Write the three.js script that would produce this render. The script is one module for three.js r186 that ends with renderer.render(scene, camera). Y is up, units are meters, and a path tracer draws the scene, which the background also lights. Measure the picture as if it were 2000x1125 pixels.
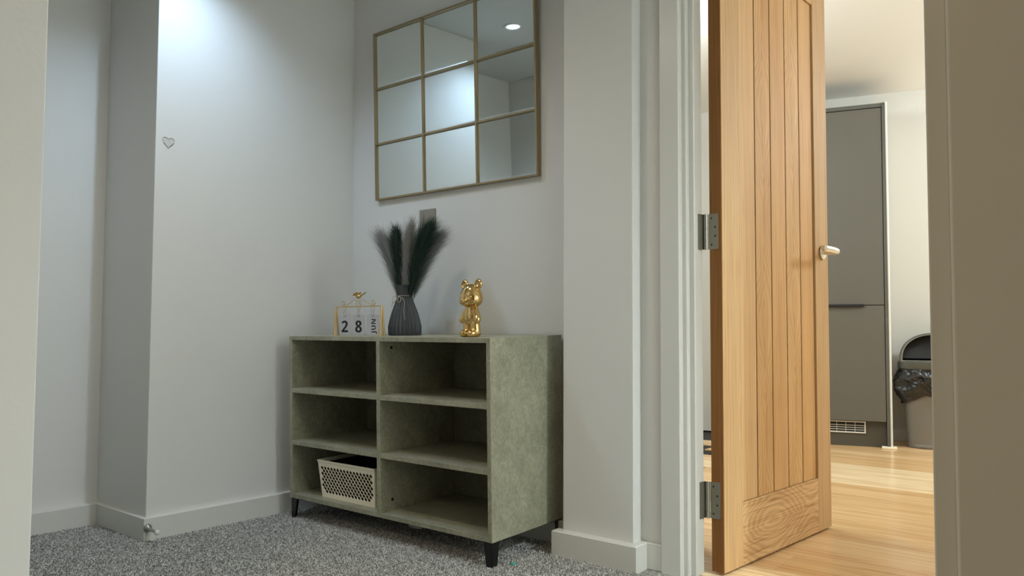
import * as THREE from 'three';
import { RoundedBoxGeometry } from 'three/addons/geometries/RoundedBoxGeometry.js';
import { mergeGeometries, mergeVertices, toCreasedNormals } from 'three/addons/utils/BufferGeometryUtils.js';
import { MarchingCubes } from 'three/addons/objects/MarchingCubes.js';

// ---------------------------------------------------------------- camera, light levels, exposure
const scene = new THREE.Scene();
scene.background = new THREE.Color(0x000000);
const R = (d) => d * Math.PI / 180;
const FOCAL = 1500;                                   // pixels on the 2000 x 1125 frame
const camera = new THREE.PerspectiveCamera(2 * Math.atan(562.5 / FOCAL) * 180 / Math.PI, 2000 / 1125, 0.05, 60);
camera.position.set(0, 0.71, 0);
camera.rotation.order = 'YXZ';
camera.rotation.set(R(2.66), R(38.9), 0.0045);
camera.setViewOffset(2000, 1125, 0, -17.5, 2000, 1125);
scene.add(camera);
const renderer = new THREE.WebGLRenderer({ antialias: true });
renderer.toneMapping = THREE.LinearToneMapping;
renderer.toneMappingExposure = 1.0;
renderer.shadowMap.enabled = true;
const HALL_CEILING = 2.165, KITCHEN_CEILING = 2.355;
// ceiling downlights and added fill lights: [x, z, ceiling height, candela, colour, half cone (degrees), label]
const COLD = [0.56, 0.76, 1.0], NEUTRAL = [0.89, 0.99, 1.0], SOFT = [1.0, 0.88, 0.70], DIM = [1.0, 0.79, 0.5], CLEAR = [0.84, 0.94, 1.0], DAY = [0.87, 0.95, 1.0];
const LAMPS = [   // the last number is the radius of the glowing lens
  [-2.34, -1.305, HALL_CEILING, 2.45, COLD, 68, 'white recessed ceiling downlight seen lit in the wall mirror', 0.031],
  [-1.66, -1.02, HALL_CEILING, 3.2, SOFT, 80, 'unseen round fill light added over the middle of the hall', 0.12],  // added fill, evens out the walls at the left
  [1.2, -1.7, HALL_CEILING, 30.5, NEUTRAL, 80, 'white recessed ceiling downlight farther along the passage', 0.045],
  [-0.55, 0.9, HALL_CEILING, 6.8, DIM, 80, 'unseen round fill light added behind the viewer', 0.12],  // added warm fill for the near walls, no known fitting
];
// kitchen globe pendants: [x, y, z, candela, colour, label]
const GLOBES = [
  [-1.9, 2.05, -3.15, 4.6, CLEAR, 'frosted globe pendant behind the open oak door'],
  [0.6, 2.05, -4.9, 7.9, DAY, 'frosted globe pendant beyond the kitchen bin'],
];
// ---------------------------------------------------------------- helpers
let seed = 20240628;
const rnd = () => { seed = (seed + 0x6D2B79F5) | 0; let t = Math.imul(seed ^ (seed >>> 15), 1 | seed); t = (t + Math.imul(t ^ (t >>> 7), 61 | t)) ^ t; return ((t ^ (t >>> 14)) >>> 0) / 4294967296; };
const rr = (a, b) => a + (b - a) * rnd();
const names = {};
const numbered = (n) => { const k = names[n] = (names[n] ?? -1) + 1; return k ? `${n}_${String(k).padStart(3, '0')}` : n; };
function finish(m) { m.castShadow = true; m.receiveShadow = true; return m; }
function mesh(name, geo, material, parent = scene) {
  const m = finish(new THREE.Mesh(Array.isArray(geo) ? mergeGeometries(geo.map(plain)) : geo, material));
  m.name = numbered(name); parent.add(m); return m;
}
function plain(g) { const h = g.index ? g.toNonIndexed() : g.clone(); for (const k of Object.keys(h.attributes)) if (!['position', 'normal', 'uv'].includes(k)) h.deleteAttribute(k); return h; }
function tag(o, label, category, group) { o.userData.label = label; if (category) o.userData.category = category; if (group) o.userData.group = group; return o; }
function struct(o, label) { o.userData.kind = 'structure'; if (label) o.userData.label = label; return o; }
function thing(name, label, category, pos = [0, 0, 0], group) { const g = new THREE.Group(); g.name = numbered(name); g.position.set(...pos); scene.add(g); return tag(g, label, category, group); }
// uv in metres from the dominant axis of each face; swap turns the grain
function uvBox(geo, swap = false, ox = 0, oy = 0) {
  const g = geo.index ? geo.toNonIndexed() : geo; const p = g.attributes.position, n = new Float32Array(p.count * 2);
  const a = new THREE.Vector3(), b = new THREE.Vector3(), c = new THREE.Vector3();
  for (let i = 0; i < p.count; i += 3) {
    a.fromBufferAttribute(p, i); b.fromBufferAttribute(p, i + 1).sub(a); c.fromBufferAttribute(p, i + 2).sub(a); b.cross(c);
    const x = Math.abs(b.x), y = Math.abs(b.y), z = Math.abs(b.z);
    for (let k = 0; k < 3; k++) {
      a.fromBufferAttribute(p, i + k); let u, v;
      if (x >= y && x >= z) { u = a.z; v = a.y; } else if (y >= z) { u = a.x; v = a.z; } else { u = a.x; v = a.y; }
      if (swap) [u, v] = [v, u];
      n[(i + k) * 2] = u + ox; n[(i + k) * 2 + 1] = v + oy;
    }
  }
  g.setAttribute('uv', new THREE.BufferAttribute(n, 2)); return g;
}
// box given by its min and max corner
function bx(x0, x1, y0, y1, z0, z1, r = 0.002, swap = false, ox = 0, oy = 0) {
  const w = x1 - x0, h = y1 - y0, d = z1 - z0; r = Math.min(r, w / 2.2, h / 2.2, d / 2.2);
  const g = new RoundedBoxGeometry(w, h, d, 1, r); g.translate((x0 + x1) / 2, (y0 + y1) / 2, (z0 + z1) / 2); return uvBox(g, swap, ox, oy);
}
// upright prism from an (x, z) outline, y0..y1
function prism(pts, y0, y1, bv = 0) {
  const s = new THREE.Shape(pts.map(([x, z]) => new THREE.Vector2(x, -z)));
  const g = new THREE.ExtrudeGeometry(s, { depth: y1 - y0 - bv, bevelEnabled: bv > 0, bevelSize: bv, bevelThickness: bv, bevelSegments: 1, bevelOffset: -bv }); g.rotateX(-Math.PI / 2); g.translate(0, y0, 0); return uvBox(g);
}
// prism from a (z, y) cross-section, x0..x1
function bar(pts, x0, x1) {
  const s = new THREE.Shape(pts.map(([z, y]) => new THREE.Vector2(-z, y)));
  const g = new THREE.ExtrudeGeometry(s, { depth: x1 - x0, bevelEnabled: false }); g.rotateY(Math.PI / 2); g.translate(x0, 0, 0); return uvBox(g);
}
const V = (a) => new THREE.Vector3(...a);
function tube(points, r, seg = 24, rad = 8, closed = false) { return new THREE.TubeGeometry(new THREE.CatmullRomCurve3(points.map(V), closed), seg, r, rad, closed); }
function rod(a, b, r0, r1 = r0, n = 12) {
  const A = V(a), B = V(b), g = new THREE.CylinderGeometry(r1, r0, A.distanceTo(B), n);
  g.applyQuaternion(new THREE.Quaternion().setFromUnitVectors(new THREE.Vector3(0, 1, 0), B.clone().sub(A).normalize()));
  return g.translate((A.x + B.x) / 2, (A.y + B.y) / 2, (A.z + B.z) / 2);
}
function ball(p, r, s = [1, 1, 1], n = 16) { return new THREE.SphereGeometry(r, n, Math.max(8, n - 4)).scale(...s).translate(...p); }
function lathe(pts, n = 48) { return new THREE.LatheGeometry(pts.map(([r, y]) => new THREE.Vector2(r, y)), n); }

// ---- tileable noise and textures
function noiseGrid(n, s) { const a = new Float32Array(n * n); let q = s | 0; for (let i = 0; i < a.length; i++) { q = (Math.imul(q, 1664525) + 1013904223) | 0; a[i] = (q >>> 8) / 16777216; } return a; }
function vnoise(g, nx, ny, u, v) {   // g is nx by ny, u and v 0..1 wrap
  const x = u * nx, y = v * ny; let x0 = Math.floor(x), y0 = Math.floor(y); let fx = x - x0, fy = y - y0; fx = fx * fx * (3 - 2 * fx); fy = fy * fy * (3 - 2 * fy);
  const X0 = ((x0 % nx) + nx) % nx, Y0 = ((y0 % ny) + ny) % ny, X1 = (X0 + 1) % nx, Y1 = (Y0 + 1) % ny, N = 256;
  const h = (i, j) => g[((j % N) * N + (i % N))];
  return (h(X0, Y0) * (1 - fx) + h(X1, Y0) * fx) * (1 - fy) + (h(X0, Y1) * (1 - fx) + h(X1, Y1) * fx) * fy;
}
const G = [1, 2, 3, 4, 5, 6].map((k) => noiseGrid(256, k * 7919));
function fbm(u, v, nx, ny, oct, k = 0, gain = 0.5) { let s = 0, a = 1, t = 0; for (let o = 0; o < oct; o++) { s += a * vnoise(G[(k + o) % 6], nx, ny, u, v); t += a; a *= gain; nx *= 2; ny *= 2; } return s / t; }
function dataTex(n, f, srgb, metres, metresY = metres, ny = n) {
  const d = new Uint8Array(n * ny * 4);
  for (let j = 0; j < ny; j++) for (let i = 0; i < n; i++) { const c = f(i / n, j / ny), o = (j * n + i) * 4; for (let k = 0; k < 3; k++) d[o + k] = Math.max(0, Math.min(255, Math.round((typeof c === 'number' ? c : c[k]) * 255))); d[o + 3] = 255; }
  const t = new THREE.DataTexture(d, n, ny); t.wrapS = t.wrapT = THREE.RepeatWrapping; t.magFilter = THREE.LinearFilter; t.minFilter = THREE.LinearMipmapLinearFilter; t.generateMipmaps = true;
  if (srgb) t.colorSpace = THREE.SRGBColorSpace; t.repeat.set(1 / metres, 1 / metresY); t.needsUpdate = true; return t;
}
const mixc = (a, b, t) => [0, 1, 2].map((k) => a[k] + (b[k] - a[k]) * t);
const rgb = (r, g, b) => [r / 255, g / 255, b / 255];
const std = (o) => new THREE.MeshStandardMaterial(o);
const phys = (o) => new THREE.MeshPhysicalMaterial(o);
const sat = (t) => Math.max(0, Math.min(1, t));

// ---------------------------------------------------------------- materials
const rollerBump = dataTex(512, (u, v) => fbm(u, v, 64, 64, 3, 1) * 0.7 + fbm(u, v, 6, 6, 3, 3) * 0.3, false, 0.5);
const wallPaint = std({ color: 0xd9d8d4, roughness: 0.62, bumpMap: rollerBump, bumpScale: 0.00025 });
const kitchenCeiling = std({ color: 0xefece4, roughness: 0.85 });
const kitchenPaint = std({ color: 0xcbc8be, roughness: 0.7, bumpMap: rollerBump, bumpScale: 0.0002 });
const ceilingPaint = std({ color: 0xdcdcda, roughness: 0.85 });
const gloss = std({ color: 0xd5d4ce, roughness: 0.3 });
const carpetMap = dataTex(1024, (u, v) => {
  const f = fbm(u, v, 160, 160, 2, 0, 0.8), m = fbm(u, v, 8, 8, 4, 2), s = vnoise(G[4], 251, 251, u, v);
  const t = sat(0.5 + (f - 0.5) * 2.2 + (m - 0.5) * 0.5); let c = mixc(rgb(130, 129, 123), rgb(196, 194, 186), t); if (s > 0.9) c = mixc(c, rgb(196, 194, 188), 0.6); return c;
}, true, 0.8);
const carpetBump = dataTex(1024, (u, v) => fbm(u, v, 180, 180, 2, 3, 0.8), false, 0.8);
const carpet = std({ map: carpetMap, bumpMap: carpetBump, bumpScale: 0.006, roughness: 1 });
const tuftMat = std({ color: 0xffffff, roughness: 1 });
// oak: v runs along the grain
function oakTex(k, cathedral, base, dark, metresX, metresY) {
  return dataTex(512, (u, v) => {
    const warp = fbm(u, v, 4, 2, 3, k) - 0.5;
    let ring;
    if (cathedral) { const x = (u - 0.5) * 2; const q = Math.abs(x) * 1.1 + 0.35 * Math.cos(2 * Math.PI * v) + warp * 0.55; ring = 0.5 + 0.5 * Math.sin(q * 44); }
    else ring = 0.5 + 0.5 * Math.sin(2 * Math.PI * (u * 14 + warp * 2.6));
    const pore = fbm(u, v, 128, 6, 2, k + 2), fine = fbm(u, v, 250, 3, 1, k + 1), tone = fbm(u, v, 3, 2, 3, k + 3);
    let t = ring * (cathedral ? 0.24 : 0.16) + (fine - 0.5) * 0.5 + (tone - 0.5) * 0.5 + 0.14; if (pore > 0.66) t += (pore - 0.66) * 2.0;
    return mixc(base, dark, sat(t));
  }, true, metresX, metresY);
}
const oakBase = rgb(228, 191, 140), oakDark = rgb(182, 136, 86);
const oakStile = oakTex(0, false, oakBase, oakDark, 0.26, 0.9), oakCath = oakTex(1, true, oakBase, oakDark, 0.30, 0.7), oakPlank = oakTex(2, false, rgb(226, 186, 134), rgb(178, 132, 86), 0.22, 1.1), oakRail = oakTex(4, true, oakBase, rgb(152, 104, 58), 0.30, 0.6);
const oak = (map, tint = 0xffffff) => phys({ map, color: tint, roughness: 0.62, specularIntensity: 0.45 });
const M = {
  oakStile: oak(oakStile, 0xecebea), oakRail: oak(oakRail), oakEdgeShade: oak(oakPlank, 0xa0886a),  // the browner edge tint carries the shade on the hinge edge
  oakPlanks: [oak(oakPlank), oak(oakCath, 0xf6ecde), oak(oakPlank, 0xfaf2e4), oak(oakCath, 0xfcf6ea), oak(oakPlank, 0xf8f0e0)],
  groove: std({ color: 0x5e3a20, roughness: 0.8 }),
  steel: std({ color: 0xa8a59b, metalness: 0.85, roughness: 0.32 }),
  darkSteel: std({ color: 0x8b877a, metalness: 0.7, roughness: 0.38 }),
  nickel: std({ color: 0xe8e4dc, metalness: 0.9, roughness: 0.25 }),
  brushed: std({ color: 0x9a968c, metalness: 0.6, roughness: 0.4 }),
  gold: std({ color: 0xe2c083, metalness: 1, roughness: 0.1 }),
  goldWire: std({ color: 0xdcbf86, metalness: 1, roughness: 0.28 }),
  bronze: std({ color: 0x9c8b6c, metalness: 0.7, roughness: 0.42 }),
  mirror: std({ color: 0xdfe6e6, metalness: 1, roughness: 0.012 }),
  black: std({ color: 0x0d0d0e, roughness: 0.35 }),
  blackMatt: std({ color: 0x0c0c0c, roughness: 0.55 }),
  vase: std({ color: 0x3d4245, roughness: 0.55 }),
  twine: std({ color: 0xa39c8d, roughness: 0.9 }),
  cream: std({ color: 0xfaf1da, roughness: 0.5 }),
  card: std({ color: 0xbebec0, roughness: 0.6 }),
  greyFront: std({ color: 0x625f55, roughness: 0.42 }),
  greyPanel: std({ color: 0x595a52, roughness: 0.45 }),
  plinth: std({ color: 0x504c42, roughness: 0.5 }),
  white: std({ color: 0xe9e7df, roughness: 0.45 }),
  bin: std({ color: 0x77736a, roughness: 0.42 }),
  binLid: std({ color: 0x55564f, roughness: 0.36 }),
  liner: phys({ color: 0x0c0c0d, roughness: 0.3, clearcoat: 0.3, clearcoatRoughness: 0.25 }),
  rubber: std({ color: 0xd5d3ce, roughness: 0.7 }),
  teal: std({ color: 0x3fae9d, roughness: 0.6 }),
};
// stone-effect laminate with pale scratches and hairline cracks
const scratches = new Float32Array(1024 * 1024);
{ const put = (x, y, k) => { const i = ((Math.round(y) & 1023) << 10) | (Math.round(x) & 1023); scratches[i] = Math.max(scratches[i], k); };
  for (let n = 0; n < 1100; n++) { let x = rr(0, 1024), y = rr(0, 1024), a = rr(0, 6.28), k = rr(0.25, 1) * (n < 60 ? 1 : 0.6); const len = n < 60 ? rr(30, 100) : rr(4, 24), turn = rr(-0.02, 0.02);
    for (let i = 0; i < len; i++) { x += Math.cos(a); y += Math.sin(a); a += turn * 0.4 + rr(-0.08, 0.08); if (rnd() < 0.06) a += rr(-0.9, 0.9); const f = k * (0.5 + 0.5 * Math.sin(Math.PI * i / len)); put(x, y, f); put(x + 1, y, f * 0.6); if (n < 60) put(x, y + 1, f * 0.6); } }
  for (let n = 0; n < 2600; n++) put(rr(0, 1024), rr(0, 1024), rr(0.2, 0.8)); }
const stoneMap = dataTex(1024, (u, v) => {
  const big = fbm(u, v, 4, 4, 5, 0), mid = fbm(u, v, 26, 20, 4, 2), fine = fbm(u, v, 140, 90, 2, 4);
  const t = sat(0.5 + (big - 0.5) * 0.75 + (mid - 0.5) * 0.5 + (fine - 0.5) * 0.6);
  return mixc(mixc(rgb(128, 128, 109), rgb(178, 175, 151), t), rgb(220, 217, 192), 0.85 * scratches[(Math.round(v * 1024) << 10) | Math.round(u * 1024)]);
}, true, 0.62);
const stone = std({ map: stoneMap, roughness: 0.46 });
const stoneEdge = std({ map: stoneMap, roughness: 0.5, color: 0xe6e8ea });
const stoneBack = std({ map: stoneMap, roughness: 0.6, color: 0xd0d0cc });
// laminate boards: u runs along the board
const boardMaps = [0, 3].map((k) => dataTex(512, (u, v) => {
  const w = fbm(u, v, 2, 5, 3, k) - 0.5, g = 0.5 + 0.5 * Math.sin(2 * Math.PI * (v * 7 + w * 4)), f = fbm(u, v, 4, 128, 2, k + 1), tone = fbm(u, v, 2, 4, 3, k + 2);
  return mixc(rgb(248, 224, 182), rgb(204, 162, 110), sat(0.1 + g * 0.35 + (f - 0.5) * 0.7 + (tone - 0.5) * 0.8));
}, true, 1.3, 0.2));
const boards = [];
for (const m of boardMaps) for (const tint of [0xffffff, 0xf4e6d6, 0xe9d8c2]) boards.push(std({ map: m, color: tint, roughness: 0.22 }));

// ---------------------------------------------------------------- the hall's shell
const floor = struct(mesh('floor', bx(-3.3, 1.75, -0.12, 0, -2.135, 1.85, 0), carpet), 'grey carpeted hall floor');
struct(mesh('ceiling', bx(-3.3, 1.75, HALL_CEILING, HALL_CEILING + 0.14, -2.17, 1.85, 0), ceilingPaint), 'plain white ceiling over the hall');
struct(mesh('wall_left', bx(-3.3, -2.62, 0, HALL_CEILING, -2.4, -1.274, 0.003), wallPaint), 'white wall at the left end of the shelf unit');
struct(mesh('wall_alcove', bx(-3.4, -3.0, 0, HALL_CEILING, -1.29, -0.5, 0), wallPaint), 'white wall set back behind the projecting corner');
struct(mesh('wall_near_left', bx(-3.4, -1.5, 0, HALL_CEILING, -0.53, 1.85, 0.003), wallPaint), 'white wall end nearest the viewer at the frame edge');
// the wall with the mirror is a little out of plumb
struct(mesh('wall_back', bar([[-2.16, 0], [-2.32, 0], [-2.32, HALL_CEILING], [-2.16 + 0.0105 * HALL_CEILING, HALL_CEILING]], -2.66, -1.36), wallPaint), 'white wall behind the mirror and the shelf unit');
struct(mesh('wall_pier', bx(-1.44, -1.181, 0, HALL_CEILING, -2.32, -2.05, 0.003), wallPaint), 'white wall pier between the shelf unit and the door frame');
struct(mesh('wall_door', [bx(-1.2, -1.03, 0, HALL_CEILING, -2.165, -2.1, 0), bx(-1.03, -0.16, 2.02, HALL_CEILING, -2.165, -2.1, 0), bx(-0.16, 1.75, 0, HALL_CEILING, -2.165, -2.1, 0)], wallPaint), 'white wall around the doorway');
struct(mesh('wall_near_right', bx(-0.1255, 1.75, 0, HALL_CEILING, -0.79, -0.7, 0.002), wallPaint), 'unlit wall at the right edge of the view');
struct(mesh('wall_right', bx(1.65, 1.8, 0, HALL_CEILING, -2.17, 1.85, 0), wallPaint), 'white wall closing the hall on the right');
struct(mesh('wall_front', bx(-1.6, 1.75, 0, HALL_CEILING, 1.75, 1.9, 0), wallPaint), 'white wall behind the viewer');
// skirting boards: outline in (x, z) with a chamfered top
function skirting(name, x0, x1, z0, z1, label) { return struct(mesh(name, bx(x0, x1, 0, 0.08, z0, z1, 0.0035), gloss), label); }
struct(mesh('baseboard_left', prism([[-2.63, -2.16], [-2.63, -1.29], [-3.0, -1.29], [-3.0, -1.2595], [-2.601, -1.2595], [-2.601, -2.16]], 0, 0.08, 0.003), gloss), 'white skirting board around the projecting wall corner');
skirting('baseboard_alcove', -3.01, -2.966, -1.262, -0.53, 'white skirting board of the set back wall');
skirting('baseboard_back', -2.61, -1.45, -2.17, -2.13, 'white skirting board behind the shelf unit');
struct(mesh('baseboard_pier', prism([[-1.462, -2.06], [-1.462, -2.018], [-1.155, -2.018], [-1.155, -2.101], [-1.19, -2.101], [-1.19, -2.06]], 0, 0.08, 0.003), gloss), 'white skirting board around the wall pier');
skirting('baseboard_door', -1.16, -1.10, -2.11, -2.084, 'short white skirting board beside the door frame');
// door frame: stepped architrave and lining, both jambs and the head
const jamb = [[-1.106, -2.105], [-1.106, -2.083], [-1.103, -2.08], [-1.0435, -2.08], [-1.041, -2.0825], [-1.041, -2.101], [-1.0285, -2.101], [-1.0258, -2.1035], [-1.0258, -2.116], [-1.0108, -2.116], [-1.0086, -2.1185], [-1.0086, -2.166], [-1.03, -2.166], [-1.03, -2.105]];
const frame = struct(mesh('trim_1', prism(jamb, 0, 2.06), gloss), 'white stepped door frame beside the hinges of the oak door');
mesh('strike_jamb', prism(jamb.map(([x, z]) => [-1.19 - x, z]).reverse(), 0, 2.06), gloss, frame);
mesh('frame_head', bx(-1.106, -0.084, 1.985, 2.055, -2.166, -2.08, 0.002), gloss, frame);
// near doorway: lining edge and architrave
const near = struct(mesh('trim_2', bx(-0.1105, -0.02, 0, HALL_CEILING, -0.701, -0.688, 0.0035), gloss), 'dim architrave on the unlit wall at the right edge');
mesh('lining', bx(-0.1275, -0.1105, 0, HALL_CEILING, -0.8, -0.6975, 0.002), gloss, near);

// ---------------------------------------------------------------- the kitchen's shell
const kFloor = new THREE.Group(); kFloor.name = 'floor_kitchen'; struct(kFloor, 'oak effect plank floor of the kitchen'); scene.add(kFloor);
mesh('underlay', bx(-3.5, 2.3, -0.12, -0.008, -7.1, -2.135, 0), M.blackMatt, kFloor);
{ const L = 1.28, W = 0.193; let row = 0;
  for (let z = -2.136; z > -6.3; z -= W, row++) { let x = -1.5 - L * ((row * 0.37 + 0.13 * (row % 3)) % 1);
    for (; x < 1.6; x += L) { const g = bx(x + 0.0006, x + L - 0.0006, -0.008, 0, z - W + 0.0006, z - 0.0006, 0.0012, false, rr(0, 5), rr(0, 5)); mesh('plank', g, boards[Math.floor(rnd() * boards.length)], kFloor); } } }
struct(mesh('ceiling_kitchen', bx(-3.5, 2.3, KITCHEN_CEILING, KITCHEN_CEILING + 0.12, -7.1, -2.165, 0), kitchenCeiling), 'pale ceiling of the kitchen');
struct(mesh('wall_kitchen_front', [bx(-3.5, -1.16, 0, KITCHEN_CEILING, -2.45, -2.16, 0), bx(-3.5, 2.3, HALL_CEILING, KITCHEN_CEILING, -2.22, -2.16, 0)], kitchenPaint), 'kitchen side of the wall behind the mirror');
struct(mesh('wall_kitchen_left', bx(-3.6, -3.4, 0, KITCHEN_CEILING, -7.1, -2.3, 0), kitchenPaint), 'far left kitchen wall hidden by the door');
struct(mesh('wall_kitchen_right', bx(2.2, 2.4, 0, KITCHEN_CEILING, -7.1, -2.1, 0), kitchenPaint), 'right kitchen wall beyond the passage');
// the far end stands at an angle: local u along the cupboard front, n away from the viewer
const far = new THREE.Matrix4().makeRotationY(R(15.7)).setPosition(-1.507, 0, -5.132);
function farMesh(name, geo, m, parent = scene) { geo.applyMatrix4(far); return mesh(name, geo, m, parent); }
struct(farMesh('wall_kitchen_back', bx(-3.2, 4.2, 0, KITCHEN_CEILING, -0.6, -0.42, 0), kitchenPaint), 'pale kitchen wall behind the bin');
struct(farMesh('baseboard_kitchen_back', bx(0.34, 3.5, 0, 0.08, -0.43, -0.405, 0.003), gloss), 'low skirting board behind the bin');

// ---------------------------------------------------------------- lamps
for (const [x, z, y, cd, col, cone, label, r] of LAMPS) {
  const t = r < 0.1 ? thing('ceiling_downlight', label, 'downlight', [x, y, z]) : thing('fill_light', label, 'ceiling light', [x, y, z]);
  mesh('bezel', lathe([[r, 0.004], [r + 0.002, -0.004], [r + 0.011, -0.006], [r + 0.015, -0.003], [r + 0.0155, 0], [r, 0.004]], 40), M.white, t);
  const glow = std({ color: 0xffffff, roughness: 0.4, emissive: new THREE.Color(...col), emissiveIntensity: r < 0.1 ? 12 : 3 });
  mesh('lens', new THREE.CylinderGeometry(r, r, 0.004, 32).translate(0, -0.001, 0), glow, t);
  const s = new THREE.SpotLight(new THREE.Color(...col), cd, 0, R(cone), 1, 2);
  s.position.set(x, y - (r < 0.04 ? 0.009 : 0.012), z); s.target.position.set(x, 0, z); s.castShadow = true; s.shadow.radius = r < 0.04 ? 0.35 : r / 0.02; s.shadow.mapSize.set(1024, 1024); s.shadow.bias = -0.0005;
  scene.add(s, s.target);
}
for (const [x, y, z, cd, col, label] of GLOBES) {
  const t = thing('pendant_lamp', label, 'pendant lamp', [x, y, z]);
  mesh('globe', new THREE.SphereGeometry(0.15, 40, 28), std({ color: 0xffffff, roughness: 0.5, emissive: new THREE.Color(...col), emissiveIntensity: 3 }), t);
  mesh('cap', lathe([[0, 0.17], [0.02, 0.17], [0.03, 0.155], [0.03, 0.14], [0, 0.14]], 24), M.white, t);
  mesh('cord', rod([0, 0.165, 0], [0, KITCHEN_CEILING - y, 0], 0.003), M.white, t);
  mesh('ceiling_rose', lathe([[0, KITCHEN_CEILING - y - 0.03], [0.03, KITCHEN_CEILING - y - 0.026], [0.045, KITCHEN_CEILING - y], [0, KITCHEN_CEILING - y]], 28), M.white, t);
  const p = new THREE.PointLight(new THREE.Color(...col), cd, 0, 2); p.position.set(x, y, z); p.castShadow = true; p.shadow.radius = 7; p.shadow.bias = -0.0005; scene.add(p);
}

// ---------------------------------------------------------------- shelf unit (leans forward a little on the carpet)
const UNIT = [-1.511 - 1.016 / 2, 0, -1.785], LEAN = R(1.5);
const unitPoint = (x, y, z) => { const p = new THREE.Vector3(x, y, z).applyAxisAngle(new THREE.Vector3(1, 0, 0), LEAN); return [p.x + UNIT[0], p.y + UNIT[1], p.z + UNIT[2]]; };
{
  const t = thing('shelf_unit', 'stone effect open shelf unit with six compartments on black legs', 'shelf unit', UNIT); t.rotation.x = LEAN;
  const W = 0.508, B = 0.077, T = 0.694, D = -0.375, th = 0.016;
  mesh('top_panel', bx(-W + th, W - th, T - th, T, D, -0.0003, 0.001), stone, t);
  for (const s of [-1, 1]) mesh('side_panel', bx(s > 0 ? W - th : -W, s > 0 ? W : -W + th, B, T, D, 0, 0.001, false, s * 0.3, 0.1), stone, t);
  mesh('divider', bx(-0.0085, 0.0085, B + th, T - th, D, 0, 0.001, false, 0.2, 0.4), stone, t);
  mesh('bottom_panel', bx(-W + th, W - th, B, B + th, D, -0.0005, 0.001, true), stone, t);
  for (const s of [-1, 1]) for (const [k, y] of [0.477, 0.279].entries()) {
    const sh = mesh('shelf', bx(s > 0 ? 0.0085 : -W + th, s > 0 ? W - th : -0.0085, y, y + 0.017, D + 0.004, -0.001, 0.001, true, k * 0.3, s * 0.2), stone, t);
  }
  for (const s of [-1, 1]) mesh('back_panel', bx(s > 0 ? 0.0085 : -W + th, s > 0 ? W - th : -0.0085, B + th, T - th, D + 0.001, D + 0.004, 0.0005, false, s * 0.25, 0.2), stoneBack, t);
  for (const y of [0.655, 0.13]) mesh('fixing_cap', rod([0.0083, y, -0.055], [0.0098, y, -0.055], 0.0055, 0.0055, 16), M.blackMatt, t);
  // square tapered legs under small plates, the rear pair a little longer
  for (const sx of [-1, 1]) for (const rear of [0, 1]) {
    const z0 = rear ? D + 0.012 : -0.004, zs = rear ? 1 : -1, drop = rear ? -0.0085 : 0.0005, x0 = sx * (W - 0.004);
    // an angle of sheet steel: two tapering flanges meeting at the outer corner
    const flange = () => new THREE.ExtrudeGeometry(new THREE.Shape([[0, B - 0.003], [0.034, B - 0.003], [0.023, drop], [0.0015, drop]].map((q) => new THREE.Vector2(...q))), { depth: 0.0028, bevelEnabled: false });
    const fa = flange(); fa.translate(0, 0, -0.0028); const fb = flange(); fb.rotateY(-Math.PI / 2); fb.translate(0.0028, 0, 0);      // x-wards, and z-wards
    const place = (g, swap) => { const p = g.attributes.position; for (let i = 0; i < p.count; i++) p.setXYZ(i, x0 - sx * p.getX(i), p.getY(i), swap ? z0 + zs * p.getZ(i) : z0 - zs * p.getZ(i)); g.computeVertexNormals(); return uvBox(g); };
    const leg = mesh('leg', [place(fa, false), place(fb, true)], M.black, t);
    const xa = x0, xb = x0 - sx * 0.062, za = z0, zb = z0 + zs * 0.062;
    mesh('leg_plate', bx(Math.min(xa, xb), Math.max(xa, xb), B - 0.004, B - 0.0002, Math.min(za, zb), Math.max(za, zb), 0.0006), M.black, leg);
  }
}

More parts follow.
